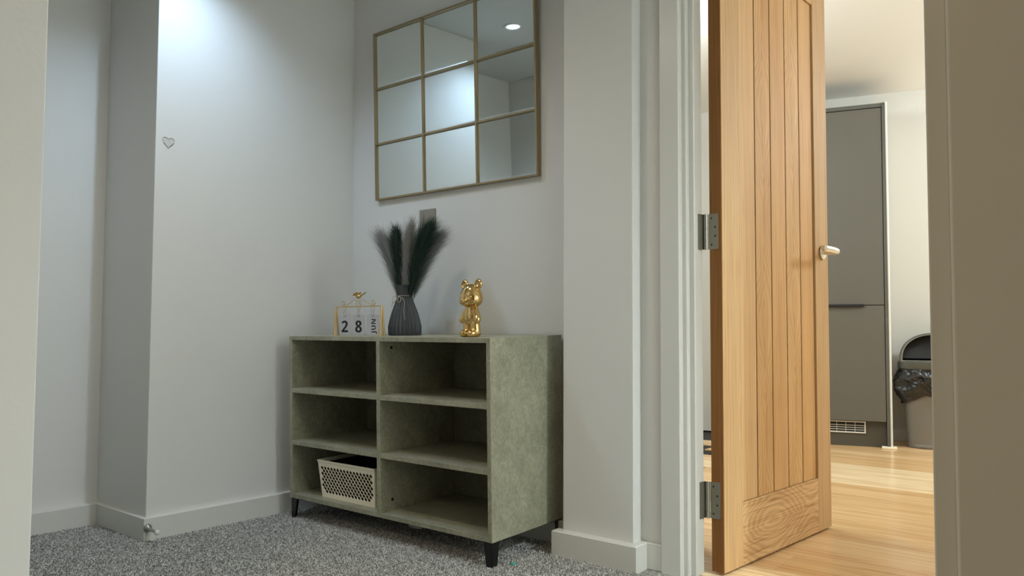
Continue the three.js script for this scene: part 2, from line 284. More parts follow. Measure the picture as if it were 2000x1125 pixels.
// ---------------------------------------------------------------- basket in the lower left compartment
{
  const t = thing('storage_basket', 'cream plastic basket with cut-out lattice sides in the lower compartment', 'basket', unitPoint(-0.208, 0.0935, -0.125)); t.rotation.x = LEAN;
  const W = 0.318, H = 0.138, D = 0.2, tb = 0.012;         // width at the top, height, depth, taper per side
  const hole = (cx, cy, w, h) => {      // pointed oval of an ogee lattice
    const p = new THREE.Path(), n = 9, half = (y) => Math.max(0.0009, w / 4 * (1 + Math.cos(Math.PI * y / h)) - 0.0011), q = [];
    for (let i = 0; i <= n; i++) { const y = -h * 0.84 + 1.68 * h * i / n; q.push([half(y), y]); }
    for (let i = n; i >= 0; i--) q.push([-q[i][0], q[i][1]]);
    q.reverse().forEach(([x, y], i) => i ? p.lineTo(cx + x, cy + y) : p.moveTo(cx + x, cy + y)); p.closePath(); return p;
  };
  const side = (w) => {       // a tapered wall lying in x, y with real holes
    const s = new THREE.Shape([[-w / 2 + tb, 0], [w / 2 - tb, 0], [w / 2, H], [-w / 2, H]].map((q) => new THREE.Vector2(...q)));
    const n = Math.round((w - 0.045) / 0.0185), px = (w - 0.045) / n, rows = 9, y0 = 0.023, py = (0.110 - y0) / (rows - 1);
    for (let j = 0; j < rows; j++) for (let i = 0; i <= n; i++) {
      const x = -w / 2 + 0.0225 + (i + (j % 2 ? 0.5 : 0)) * px, y = y0 + j * py;
      if (Math.abs(x) > w / 2 - tb * (1 - y / H) - 0.014) continue;
      s.holes.push(hole(x, y, px, py));
    }
    return new THREE.ExtrudeGeometry(s, { depth: 0.0025, bevelEnabled: false, curveSegments: 4 });
  };
  const lean = Math.atan2(tb, H);
  const f = (w, rot, dist) => { const g = side(w); g.translate(0, 0, -0.00125); g.rotateX(lean); g.translate(0, 0, dist - tb); g.rotateY(rot); return uvBox(g); };
  mesh('front_wall', f(W, 0, D / 2), M.cream, t); mesh('back_wall', f(W, Math.PI, D / 2), M.cream, t);
  for (const s of [-1, 1]) mesh('side_wall', f(D, s * Math.PI / 2, W / 2), M.cream, t);
  mesh('base', bx(-W / 2 + tb, W / 2 - tb, 0, 0.003, -D / 2 + tb, D / 2 - tb, 0.001), M.cream, t);
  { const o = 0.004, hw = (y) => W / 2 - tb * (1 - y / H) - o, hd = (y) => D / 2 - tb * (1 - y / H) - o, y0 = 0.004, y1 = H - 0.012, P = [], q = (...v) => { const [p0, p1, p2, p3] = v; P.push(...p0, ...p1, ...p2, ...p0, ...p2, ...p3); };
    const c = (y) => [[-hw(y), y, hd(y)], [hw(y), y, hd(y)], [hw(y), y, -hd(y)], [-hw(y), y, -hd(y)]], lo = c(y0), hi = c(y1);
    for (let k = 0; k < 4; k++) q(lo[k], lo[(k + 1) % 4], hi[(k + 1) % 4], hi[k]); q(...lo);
    const g = new THREE.BufferGeometry(); g.setAttribute('position', new THREE.Float32BufferAttribute(P, 3)); g.computeVertexNormals(); mesh('lining', uvBox(g), M.blackMatt, t); }  // black sheet added inside the basket to stand in for shade
  const a = W / 2 + 0.003, b = D / 2 + 0.003;
  mesh('rim', [bx(-a, a, H - 0.007, H + 0.001, b - 0.006, b, 0.002), bx(-a, a, H - 0.007, H + 0.001, -b, -b + 0.006, 0.002), bx(-a, -a + 0.006, H - 0.007, H + 0.001, -b, b, 0.002), bx(a - 0.006, a, H - 0.007, H + 0.001, -b, b, 0.002)], M.cream, t);
}

// ---------------------------------------------------------------- things on top of the unit
const TOP = 0.6946;
// calendar stand
{
  const x0 = -0.298, x1 = -0.044, z = -0.06, c = (x0 + x1) / 2, hw = (x1 - x0) / 2, h = 0.107;
  const t = thing('calendar_stand', 'gold wire calendar stand topped with scrolls and a small bird', 'calendar stand', unitPoint(c, TOP, z)); t.rotation.x = LEAN;
  for (const s of [-1, 1]) for (const f of [-1, 1]) { const l = mesh('leg', rod([s * hw, 0.0015, f * 0.0095], [s * hw, h, f * 0.001], 0.0042, 0.003), M.goldWire, t); mesh('foot', rod([s * hw, 0, f * 0.0097], [s * hw, 0.003, f * 0.0093], 0.0052, 0.005), M.goldWire, l); }
  mesh('crossbar', rod([-hw - 0.002, h, 0], [hw + 0.002, h, 0], 0.0021), M.goldWire, t);
  const sc = (s) => { const p = []; for (let i = 0; i <= 26; i++) { const a = i / 26 * Math.PI * 2.1, r = 0.0105 * (1 - i / 26 * 0.5); p.push([s * (0.083 + Math.sin(a) * r), h + 0.0135 - Math.cos(a) * r, 0]); } return [[s * 0.016, h + 0.027, 0], [s * 0.05, h + 0.0125, 0], [s * 0.072, h + 0.0035, 0], ...p]; };
  for (const s of [-1, 1]) mesh('scroll', tube(sc(s), 0.0013, 90, 6), M.goldWire, t);
  const curl = (s) => { const p = [[0, h + 0.024, 0]]; for (let i = 0; i <= 18; i++) { const a = -0.6 + i / 18 * 5.2, r = 0.0085 * (1 - i / 18 * 0.55); p.push([s * (0.0125 + Math.sin(a + 3.6) * r), h + 0.0105 - Math.cos(a + 3.6) * r, 0]); } return p; };
  for (const s of [-1, 1]) mesh('curl', tube(curl(s), 0.0012, 60, 6), M.goldWire, t);
  const bird = mesh('bird', [ball([0, h + 0.036, 0], 0.0115, [1.15, 0.72, 0.8]), ball([-0.0135, h + 0.043, 0], 0.0062), rod([-0.0185, h + 0.0435, 0], [-0.0255, h + 0.0455, 0], 0.0019, 0.0002), rod([0.008, h + 0.037, 0], [0.04, h + 0.0495, 0], 0.0042, 0.0022)], M.goldWire, t);
  for (const s of [-1, 1]) mesh('wing', ball([0, 0, 0], 0.012, [1.2, 0.25, 0.55]).rotateZ(0.5).translate(-0.008, h + 0.046, s * 0.008), M.goldWire, bird);
  // the three hanging cards
  const print = (s, turn) => { const k = document.createElement('canvas'); k.width = 256; k.height = 288; const g = k.getContext('2d'); g.fillStyle = '#bcbcbe'; g.fillRect(0, 0, 256, 288); g.fillStyle = '#0b0b0b'; g.textAlign = 'center'; g.textBaseline = 'middle';
    if (turn) { g.save(); g.translate(146, 158); g.rotate(-Math.PI / 2); g.font = 'bold 128px sans-serif'; g.fillText(s, 0, 0, 210); g.restore(); } else { g.font = 'bold 236px sans-serif'; g.translate(128, 170); g.scale(1.3, 1); g.fillText(s, 0, 0); }
    const x = new THREE.CanvasTexture(k); x.colorSpace = THREE.SRGBColorSpace; x.magFilter = THREE.LinearFilter; return x; };
  for (const [i, [s, turn, label]] of [['2', false, 'grey calendar card printed with a bold digit two'], ['8', false, 'grey calendar card printed with a bold digit eight'], ['JUN', true, 'grey calendar card printed with JUN turned sideways']].entries()) {
    const cx = c + (i - 1) * 0.078 + 0.0005, cw = 0.0318, ch = 0.0725;
    const k = thing('calendar_card', label, 'calendar card', unitPoint(cx, TOP + 0.0035, z), 'hanging cards of the gold calendar'); k.rotation.x = LEAN;
    const g = new THREE.PlaneGeometry(cw * 2, ch).translate(0, ch / 2, 0.00085);
    mesh('card', bx(-cw, cw, 0, ch, -0.0008, 0.0008, 0.0004), M.card, k);
    mesh('print', g, std({ map: print(s, turn), roughness: 0.6 }), k);
    const y = h - 0.0035;
    mesh('ring', new THREE.TorusGeometry(0.0068, 0.0011, 8, 28).rotateY(0.35).translate(0, y - 0.0062, 0), M.goldWire, k);
    mesh('hook', tube([[-0.0055, y - 0.013, 0], [-0.0058, y - 0.022, 0.001], [-0.0045, ch - 0.004, 0.0018], [0.001, ch - 0.0065, 0.002], [0.0052, ch - 0.003, 0.0018], [0.0058, y - 0.02, 0.001], [0.003, y - 0.012, 0]], 0.0009, 40, 6), M.steel, k);
  }
}
// ribbed vase
const VX = -0.066, VZ = -0.19;
{
  const t = thing('vase', 'dark grey pleated vase tied with a twine bow', 'vase', unitPoint(VX, TOP, VZ)); t.rotation.x = LEAN;
  const prof = [[0, 0.0585], [0.006, 0.0612], [0.032, 0.0615], [0.05, 0.0575], [0.08, 0.0495], [0.1, 0.042], [0.12, 0.0345], [0.132, 0.0305], [0.14, 0.0292], [0.15, 0.0298], [0.166, 0.032], [0.184, 0.0355]];
  const rad = (y) => { for (let i = 1; i < prof.length; i++) if (y <= prof[i][0]) { const [a, ra] = prof[i - 1], [b, rb] = prof[i]; return ra + (rb - ra) * (y - a) / (b - a); } return prof.at(-1)[1]; };
  const N = 26, A = N * 8, Y = 44, pos = [], idx = [];
  const ring = (y, off) => { for (let i = 0; i <= A; i++) { const a = i / A * 2 * Math.PI, w = Math.abs(((i / A * N) % 1) - 0.5) * 2, r = rad(y) * (1 - 0.085 * w) - off; pos.push(Math.cos(a) * r, y, Math.sin(a) * r); } };
  for (let j = 0; j <= Y; j++) ring(j / Y * 0.184, 0);
  for (let j = Y; j >= 4; j -= 2) ring(j / Y * 0.184, 0.003);
  const rows = pos.length / 3 / (A + 1);
  for (let j = 0; j < rows - 1; j++) for (let i = 0; i < A; i++) { const p = j * (A + 1) + i, q = p + A + 1; idx.push(p, q, p + 1, p + 1, q, q + 1); }
  for (const [row, y] of [[0, 0], [rows - 1, 0.02]]) { const k = pos.length / 3; pos.push(0, y, 0); for (let i = 0; i < A; i++) idx.push(k, row * (A + 1) + i, row * (A + 1) + i + 1); }
  const g = new THREE.BufferGeometry(); g.setAttribute('position', new THREE.Float32BufferAttribute(pos, 3)); g.setIndex(idx);
  mesh('vessel', toCreasedNormals(uvBox(g), 0.35), M.vase, t);
  const tp = []; for (let i = 0; i < 40; i++) { const a = i / 40 * 2 * Math.PI; tp.push([Math.cos(a) * 0.0298, 0.143 + 0.0015 * Math.sin(a + 0.5), Math.sin(a) * 0.0298]); }
  const tw = mesh('twine', tube(tp, 0.0011, 120, 6, true), M.twine, t);
  const fa = R(84), o = new THREE.Vector3(Math.cos(fa), 0, Math.sin(fa)), s = new THREE.Vector3(Math.sin(fa), 0, -Math.cos(fa));   // outward, and along the surface to the right
  const at = (u, y, out = 0.003) => [o.x * (rad(y) + out) + s.x * u, y, o.z * (rad(y) + out) + s.z * u];
  mesh('bow', [tube([at(0, 0.141, 0.004), at(-0.012, 0.144, 0.006), at(-0.024, 0.136, 0.008), at(-0.022, 0.118, 0.006), at(-0.01, 0.124, 0.006), at(0, 0.14, 0.005)], 0.0011, 50, 6), tube([at(0, 0.141, 0.004), at(0.008, 0.142, 0.008), at(0.016, 0.13, 0.008), at(0.01, 0.119, 0.008), at(0.001, 0.126, 0.006), at(0, 0.14, 0.005)], 0.0011, 50, 6), ball(at(0.001, 0.14, 0.003), 0.0032)], M.twine, tw);
  mesh('bow_tail', [tube([at(0, 0.139, 0.004), at(0.02, 0.136, 0.006), at(0.033, 0.118, 0.004), at(0.038, 0.09, 0.003), at(0.05, 0.058, 0.002)], 0.001, 50, 6), tube([at(0, 0.139, 0.004), at(-0.018, 0.122, 0.004), at(-0.026, 0.104, 0.003)], 0.001, 40, 6)], M.twine, tw);
}
// plumes: a stem carrying fine hairs that sweep up and outwards
{
  const greys = std({ color: 0x8f8f8d, roughness: 0.95 }), dark = std({ color: 0x273a30, roughness: 0.95 }), pale = std({ color: 0xa09e99, roughness: 0.95 });
  const base = unitPoint(VX, TOP, VZ);
  // [tip x, tip height, tip z, hair length, count, material, label, bow, mouth offset]
  const P = [
    [-0.07, 0.325, 0.03, 0.11, 1700, greys, 'grey feathery plume arching out at the left of the vase', -0.02, -0.014, 0.012, 0.05],
    [-0.026, 0.35, 0.02, 0.085, 3000, dark, 'narrow dark green plume standing upright left of centre in the vase', -0.008, -0.012, 0.012, 0.043],
    [0.03, 0.355, 0.012, 0.10, 1900, pale, 'pale grey plume standing upright in the middle of the vase', 0.0, 0.0, 0.004, 0.036],
    [0.108, 0.355, 0.012, 0.095, 4200, dark, 'broad dark green plume leaning to the right in the vase', 0.02, 0.014, 0.004, 0.056],
    [0.105, 0.325, -0.035, 0.105, 1800, greys, 'grey feathery plume spreading out at the right behind the dark one', 0.03, 0.018, -0.012, 0.048],
  ];
  for (const [tx, ty, tz, len, count, mat, label, bow, mx, mz, wide] of P) {
    const t = thing('pampas_plume', label, 'plume', base, 'artificial plumes in the dark vase');
    const curve = new THREE.QuadraticBezierCurve3(new THREE.Vector3(mx * 0.7, 0.03, mz * 0.7), new THREE.Vector3(mx * 1.1 + bow * 0.2 + tx * 0.2, 0.24, mz * 1.1), new THREE.Vector3(tx, ty, tz));
    mesh('stem', new THREE.TubeGeometry(curve, 24, 0.0013, 6), mat, t);
    const pos = [], nor = [];
    const side = new THREE.Vector3(), p = new THREE.Vector3(), tan = new THREE.Vector3(), n1 = new THREE.Vector3(), n2 = new THREE.Vector3();
    for (let i = 0; i < count; i++) {
      const f = 0.26 + 0.74 * Math.pow(rnd(), 0.75); curve.getPoint(f, p); curve.getTangent(f, tan);
      const a = rr(0, 2 * Math.PI); n1.set(1, 0, 0).cross(tan).normalize(); n2.copy(tan).cross(n1).normalize();
      side.copy(n1).multiplyScalar(Math.cos(a)).addScaledVector(n2, Math.sin(a));
      const L = len * rr(0.6, 1.08), W = wide * rr(0.3, 1.15) * (0.55 + 0.45 * f) * (f > 0.9 ? rr(0.2, 0.9) : 1), wob = rr(-0.006, 0.006), bend = rr(0.6, 1.4);
      const pts = []; for (let k = 0; k <= 5; k++) { const q = k / 5; pts.push(p.clone().addScaledVector(tan, L * q).addScaledVector(side, W * Math.pow(q, bend) + wob * Math.sin(q * 5)).add(new THREE.Vector3(tx * 0.16 * q * q, -0.012 * q * q, 0))); }
      const w = side.clone().cross(tan).normalize();
      for (let k = 0; k < 5; k++) { const r0 = 0.00062 * (1 - k / 5.6), r1 = 0.00062 * (1 - (k + 1) / 5.6); const A = pts[k], B = pts[k + 1];
        const offs = [w.clone(), side.clone().multiplyScalar(0.8).addScaledVector(w, -0.5), side.clone().multiplyScalar(-0.8).addScaledVector(w, -0.5)];
        for (let e = 0; e < 3; e++) { const u = offs[e], v = offs[(e + 1) % 3]; const a0 = A.clone().addScaledVector(u, r0), a1 = A.clone().addScaledVector(v, r0), b0 = B.clone().addScaledVector(u, r1), b1 = B.clone().addScaledVector(v, r1);
          for (const [q, nn] of [[a0, u], [a1, v], [b1, v], [a0, u], [b1, v], [b0, u]]) { pos.push(q.x, q.y, q.z); nor.push(nn.x, nn.y, nn.z); } } }
    }
    const g = new THREE.BufferGeometry(); g.setAttribute('position', new THREE.Float32BufferAttribute(pos, 3)); g.setAttribute('normal', new THREE.Float32BufferAttribute(nor, 3));
    mesh('plume_hair', g, mat, t).userData.kind = 'stuff';
  }
}
// gold bear: one smooth surface
function fieldMesh(fn, c, half, res, mat) {
  const mc = new MarchingCubes(res, mat, false, false, 400000); mc.isolation = 0;
  for (let k = 0; k < res; k++) for (let j = 0; j < res; j++) for (let i = 0; i < res; i++) mc.field[i + j * res + k * res * res] = -fn(c[0] + (i / (res / 2) - 1) * half, c[1] + (j / (res / 2) - 1) * half, c[2] + (k / (res / 2) - 1) * half);
  mc.update(); const n = mc.count, g = new THREE.BufferGeometry(); const p = mc.positionArray.slice(0, n * 3);
  for (let i = 0; i < n; i++) for (let a = 0; a < 3; a++) p[i * 3 + a] = p[i * 3 + a] * half + c[a];
  g.setAttribute('position', new THREE.BufferAttribute(p, 3));
  const w = mergeVertices(g, 1e-6); w.computeVertexNormals(); return w;
}
{
  const t = thing('bear_figurine', 'shiny gold bear figurine with round ears on the shelf unit', 'figurine', unitPoint(0.372, TOP, -0.07)); t.rotation.set(LEAN, R(-9), 0); t.scale.set(1.08, 1, 1.05);
  const smin = (a, b, k) => { const h = sat(0.5 + 0.5 * (b - a) / k); return b + (a - b) * h - k * h * (1 - h); };
  const ell = (x, y, z, cx, cy, cz, rx, ry, rz) => { const X = (x - cx) / rx, Y = (y - cy) / ry, Z = (z - cz) / rz, k = Math.hypot(X, Y, Z); return (k - 1) * Math.min(rx, ry, rz); };
  const cap = (x, y, z, a, b, r0, r1) => { const d = [b[0] - a[0], b[1] - a[1], b[2] - a[2]], q = [x - a[0], y - a[1], z - a[2]], h = sat((q[0] * d[0] + q[1] * d[1] + q[2] * d[2]) / (d[0] ** 2 + d[1] ** 2 + d[2] ** 2)); return Math.hypot(q[0] - d[0] * h, q[1] - d[1] * h, q[2] - d[2] * h) - (r0 + (r1 - r0) * h); };
  const body = (x, y, z) => {
    const X = Math.abs(x);
    let head = smin(ell(X, y, z, 0, 0.121, 0, 0.0385, 0.029, 0.034), ell(X, y, z, 0, 0.141, -0.001, 0.030, 0.029, 0.029), 0.012);
    head = smin(head, ell(X, y, z, 0, 0.113, 0.027, 0.017, 0.0135, 0.014), 0.005);
    head = smin(head, ell(X, y, z, 0, 0.1205, 0.0405, 0.005, 0.0035, 0.004), 0.002);
    let ear = ell(X, y, z, 0.0315, 0.1685, -0.002, 0.0152, 0.0165, 0.009); ear = Math.max(ear, -ell(X, y, z, 0.0325, 0.1695, 0.0085, 0.0105, 0.0115, 0.010)); head = smin(head, ear, 0.003);
    head = smin(head, -0 + ell(X, y, z, 0.0165, 0.131, 0.0285, 0.0032, 0.0036, 0.003), 0.001);
    let torso = smin(ell(X, y, z, 0, 0.063, 0.002, 0.0255, 0.026, 0.0215), cap(X, y, z, [0, 0.075, 0], [0, 0.095, 0], 0.02, 0.017), 0.008);
    torso = smin(torso, head, 0.003);
    const arm = smin(cap(X, y, z, [0.021, 0.087, 0], [0.0325, 0.058, 0.005], 0.0088, 0.0112), ell(X, y, z, 0.0335, 0.054, 0.007, 0.0108, 0.0115, 0.011), 0.004);
    const leg = smin(cap(X, y, z, [0.0155, 0.042, -0.001], [0.017, 0.012, -0.002], 0.0145, 0.0155), ell(X, y, z, 0.0172, 0.0105, 0.011, 0.0148, 0.0135, 0.020), 0.004);
    let all = smin(smin(torso, arm, 0.002), leg, 0.003);
    all = smin(all, cap(x, y, z, [-0.014, 0.006, -0.001], [0.014, 0.006, -0.001], 0.012, 0.012), 0.002);
    return Math.max(all, -y + 0.0002);
  };
  const g = fieldMesh(body, [0, 0.094, 0], 0.1, 120, M.gold);
  mesh('body', g, M.gold, t);
}

// ---------------------------------------------------------------- mirror
{
  const tilt = R(2.0), w = 0.851, h = 0.7035, b = 0.0072;
  const t = thing('wall_mirror', 'nine pane wall mirror in a thin bronze frame', 'mirror', [-2.0285, 1.259, -2.1255]); t.rotation.x = tilt;
  const X = w / 2;
  mesh('frame', [bx(-X, -X + b, 0, h, -0.02, 0, 0.001), bx(X - b, X, 0, h, -0.02, 0, 0.001), bx(-X + b, X - b, 0, b, -0.02, 0, 0.001), bx(-X + b, X - b, h - b, h, -0.02, 0, 0.001)], M.bronze, t);
  mesh('backing', bx(-X + 0.004, X - 0.004, 0.004, h - 0.004, -0.016, -0.012, 0.0005), M.blackMatt, t);
  const pw = (w - 2 * b - 2 * b) / 3, ph = (h - 4 * b) / 3;
  for (const k of [1, 2]) { const x = -X + b + k * pw + (k - 1) * b, y = b + k * ph + (k - 1) * b; mesh('glazing_bar', bx(x, x + b, b, h - b, -0.012, -0.0015, 0.001), M.bronze, t); mesh('glazing_bar', bx(-X + b, X - b, y, y + b, -0.012, -0.002, 0.001), M.bronze, t); }
  for (let j = 0; j < 3; j++) for (let i = 0; i < 3; i++) {      // a bevelled pane: flat middle and four sloping edges
    const x0 = -X + b + i * (pw + b), y0 = b + j * (ph + b), e = 0.0065, d = 0.0011, z = -0.0085, P = [];
    const O = [[x0, y0], [x0 + pw, y0], [x0 + pw, y0 + ph], [x0, y0 + ph]], I = [[x0 + e, y0 + e], [x0 + pw - e, y0 + e], [x0 + pw - e, y0 + ph - e], [x0 + e, y0 + ph - e]];
    const q = (a, b2, c, d2) => P.push(...a, ...b2, ...c, ...a, ...c, ...d2);
    for (let k = 0; k < 4; k++) { const m = (k + 1) % 4; q([...O[k], z - d], [...O[m], z - d], [...I[m], z], [...I[k], z]); q([...O[m], z - d], [...O[k], z - d], [...O[k], z - 0.0035], [...O[m], z - 0.0035]); }
    q([...I[0], z], [...I[1], z], [...I[2], z], [...I[3], z]); q([...O[3], z - 0.0035], [...O[2], z - 0.0035], [...O[1], z - 0.0035], [...O[0], z - 0.0035]);
    const g = new THREE.BufferGeometry(); g.setAttribute('position', new THREE.Float32BufferAttribute(P, 3)); g.computeVertexNormals();
    mesh('pane', uvBox(g), M.mirror, t);
  }
}
// switch plate half hidden behind the plumes
{
  const t = thing('wall_switch', 'brushed steel wall plate half hidden behind the plumes', 'switch plate', [-2.162, 1.11, -2.1479]); t.rotation.x = R(0.6);
  mesh('plate', bx(-0.043, 0.043, 0, 0.087, 0.0002, 0.0075, 0.002), M.brushed, t);
  for (const s of [-1, 1]) mesh('screw', rod([s * 0.031, 0.0435, 0.007], [s * 0.031, 0.0435, 0.0084], 0.0032), M.steel, t);
}
// chipped heart-shaped mark on the left wall
{
  const t = thing('wall_mark', 'small heart-shaped chipped paint mark on the left wall', 'wall mark', [-2.62, 1.373, -1.319]);
  const f = (a, r) => { const x = 16 * Math.sin(a) ** 3, y = 13 * Math.cos(a) - 5 * Math.cos(2 * a) - 2 * Math.cos(3 * a) - Math.cos(4 * a); return [x * r, y * r]; };
  const pts = []; for (let i = 0; i < 48; i++) { const [x, y] = f(i / 48 * 2 * Math.PI, 0.00125 * (1 + 0.1 * Math.sin(i * 2.3) + 0.06 * Math.sin(i * 5.1))); pts.push(new THREE.Vector2(x, y)); }
  const g = new THREE.ExtrudeGeometry(new THREE.Shape(pts), { depth: 0.0005, bevelEnabled: true, bevelSize: 0.0006, bevelThickness: 0.0005, bevelSegments: 1 }); g.rotateY(Math.PI / 2);
  mesh('patch', uvBox(g), std({ color: 0xc9c7c2, roughness: 0.7 }), t);
  const dk = std({ color: 0x54504a, roughness: 0.9 });
  for (const [a, b] of [[0.3, 1.5], [1.7, 3.1], [3.6, 4.3], [4.9, 5.9]]) { const q = []; for (let i = 0; i <= 10; i++) { const [x, y] = f(a + (b - a) * i / 10, 0.00133 * (1 + 0.07 * Math.sin(i * 3))); q.push([0.0009, y, -x]); } mesh('chipped_edge', tube(q, 0.0007, 30, 5), dk, t); }
}
// door stop screwed to the skirting
{
  const t = thing('door_stop', 'steel door stop with pale rubber tip on the corner skirting', 'door stop', [-2.601, 0.046, -1.272]); t.rotation.z = R(-3);
  mesh('base', lathe([[0, 0], [0.0145, 0], [0.014, 0.004], [0.0095, 0.009], [0.0066, 0.016], [0, 0.016]], 28).rotateZ(-Math.PI / 2), M.steel, t);
  mesh('shaft', rod([0.012, 0, 0], [0.062, 0, 0], 0.0062, 0.0042, 20), M.steel, t);
  mesh('rubber_tip', lathe([[0, 0], [0.006, 0], [0.0082, 0.003], [0.0082, 0.011], [0.006, 0.0145], [0, 0.015]], 24).rotateZ(-Math.PI / 2).translate(0.06, 0, 0), M.rubber, t);
}
// scraps on the carpet
function scrap(label, p, s, mat, cat) { const g = new THREE.IcosahedronGeometry(1, 2), a = g.attributes.position; for (let i = 0; i < a.count; i++) { const x = a.getX(i), y = a.getY(i), z = a.getZ(i), k = 0.75 + 0.4 * vnoise(G[1], 64, 64, x * 0.03 + 0.3, (y + z * 1.7) * 0.03 + 0.4); a.setXYZ(i, x * k * s[0], y * k * s[1], z * k * s[2]); } g.computeVertexNormals(); const m = mesh('scrap', g, mat); m.position.set(p[0], s[1] * 0.9 + 0.002, p[2]); tag(m, label, cat); return m; }
scrap('tiny teal scrap on the carpet beside the front leg of the shelf unit', [-1.49, 0, -1.859], [0.012, 0.003, 0.009], M.teal, 'scrap');
scrap('pale crumpled scrap lying under the shelf unit', [-2.03, 0, -1.97], [0.035, 0.011, 0.02], M.rubber, 'scrap');

// ---------------------------------------------------------------- oak door, open into the kitchen
{
  const d = new THREE.Group(); d.name = 'door_1'; struct(d, 'open oak door with vertical planks and steel hinges'); scene.add(d);
  d.position.set(-0.945, 0.008, -2.166); d.rotation.y = R(90 - 5.2);          // local x runs along the door, local +z is the lit face
  const L = 0.79, H = 2.0, T = 0.041, s = 0.117, pr = 0.676, rb = 0.188, rt = 1.908;
  mesh('stile', bx(0.0022, s, 0, H, -T, 0, 0.0012, false, 0.03), M.oakStile, d);
  mesh('shaded_edge', bx(0, 0.0026, 0, H, -T + 0.0004, -0.0016, 0.0006, false, 0.1), M.oakEdgeShade, d).userData.label = 'hinge edge of the door with its shade painted as darker oak';  // thin strip with the shade of the hinge edge in its colour
  mesh('stile', bx(pr, L, 0, H, -T, 0, 0.0015, false, 0.21, 0.3), M.oakStile, d);
  mesh('rail', bx(s, pr, 0, rb, -T + 0.0002, -0.0002, 0.001, true, 0.35, -0.02), M.oakRail, d);
  mesh('rail', bx(s, pr, rt, H, -T + 0.0002, -0.0002, 0.001, true), M.oakRail, d);
  mesh('core_panel', bx(s, pr, rb, rt, -0.026, -0.0092, 0), M.groove, d);
  const pw = (pr - s) / 5;
  for (let i = 0; i < 5; i++) mesh('plank', bx(s + i * pw + (i ? 0.0034 : 0.0046), s + (i + 1) * pw - (i < 4 ? 0.0034 : 0.0046), rb + 0.001, rt - 0.001, -0.034, -0.0065, 0.0012, false, -s - i * pw - pw / 2 + (i % 2 ? 0.15 : 0.04 * i), i * 0.31), M.oakPlanks[i], d);
  // hinges: one leaf on the door edge, one on the lining, knuckles between
  for (const y of [0.155, 0.955, 1.74]) {
    const h = new THREE.Group(); h.name = numbered('hinge'); d.add(h); h.position.set(0, y, -T - 0.004);
    mesh('leaf', [bx(-0.0018, 0.0002, 0, 0.107, 0.002, 0.034, 0.0006)], M.darkSteel, h);
    mesh('leaf', bx(-0.034, -0.002, 0, 0.107, -0.0135, -0.0115, 0.0006).rotateY(R(-2)), M.darkSteel, h);
    const kn = []; for (let k = 0; k < 5; k++) kn.push(rod([-0.006, k * 0.0214 + 0.0006, -0.004], [-0.006, (k + 1) * 0.0214 - 0.0006, -0.004], 0.0068, 0.0068, 20)); kn.push(rod([-0.006, 0, -0.004], [-0.006, 0.107, -0.004], 0.0052, 0.0052, 16));
    mesh('knuckle', kn, M.steel, h);
    for (const [sz, sy] of [[0.012, 0.014], [0.024, 0.04], [0.024, 0.067], [0.012, 0.094]]) mesh('screw', ball([-0.0018, sy, sz], 0.003, [0.35, 1, 1], 12), M.blackMatt, h);
  }
  // lever handle on its round rose
  const n = new THREE.Group(); n.name = 'door_handle'; d.add(n); n.position.set(0.733, 1.0, 0);
  mesh('rose', lathe([[0, 0.009], [0.022, 0.009], [0.0255, 0.007], [0.026, 0], [0, 0]], 40).rotateX(Math.PI / 2), M.nickel, n);
  mesh('neck', rod([0, 0, 0.007], [0, 0, 0.05], 0.0095, 0.009, 24), M.nickel, n);
  mesh('lever', tube([[0.004, 0, 0.048], [-0.006, 0, 0.055], [-0.03, 0.001, 0.058], [-0.07, 0.002, 0.058], [-0.11, 0.002, 0.056]], 0.0122, 40, 18).scale(1, 1, 1), M.nickel, n);
  mesh('lever_end', [ball([-0.11, 0.002, 0.056], 0.0122), ball([0.003, 0, 0.049], 0.0123)], M.nickel, n);
}

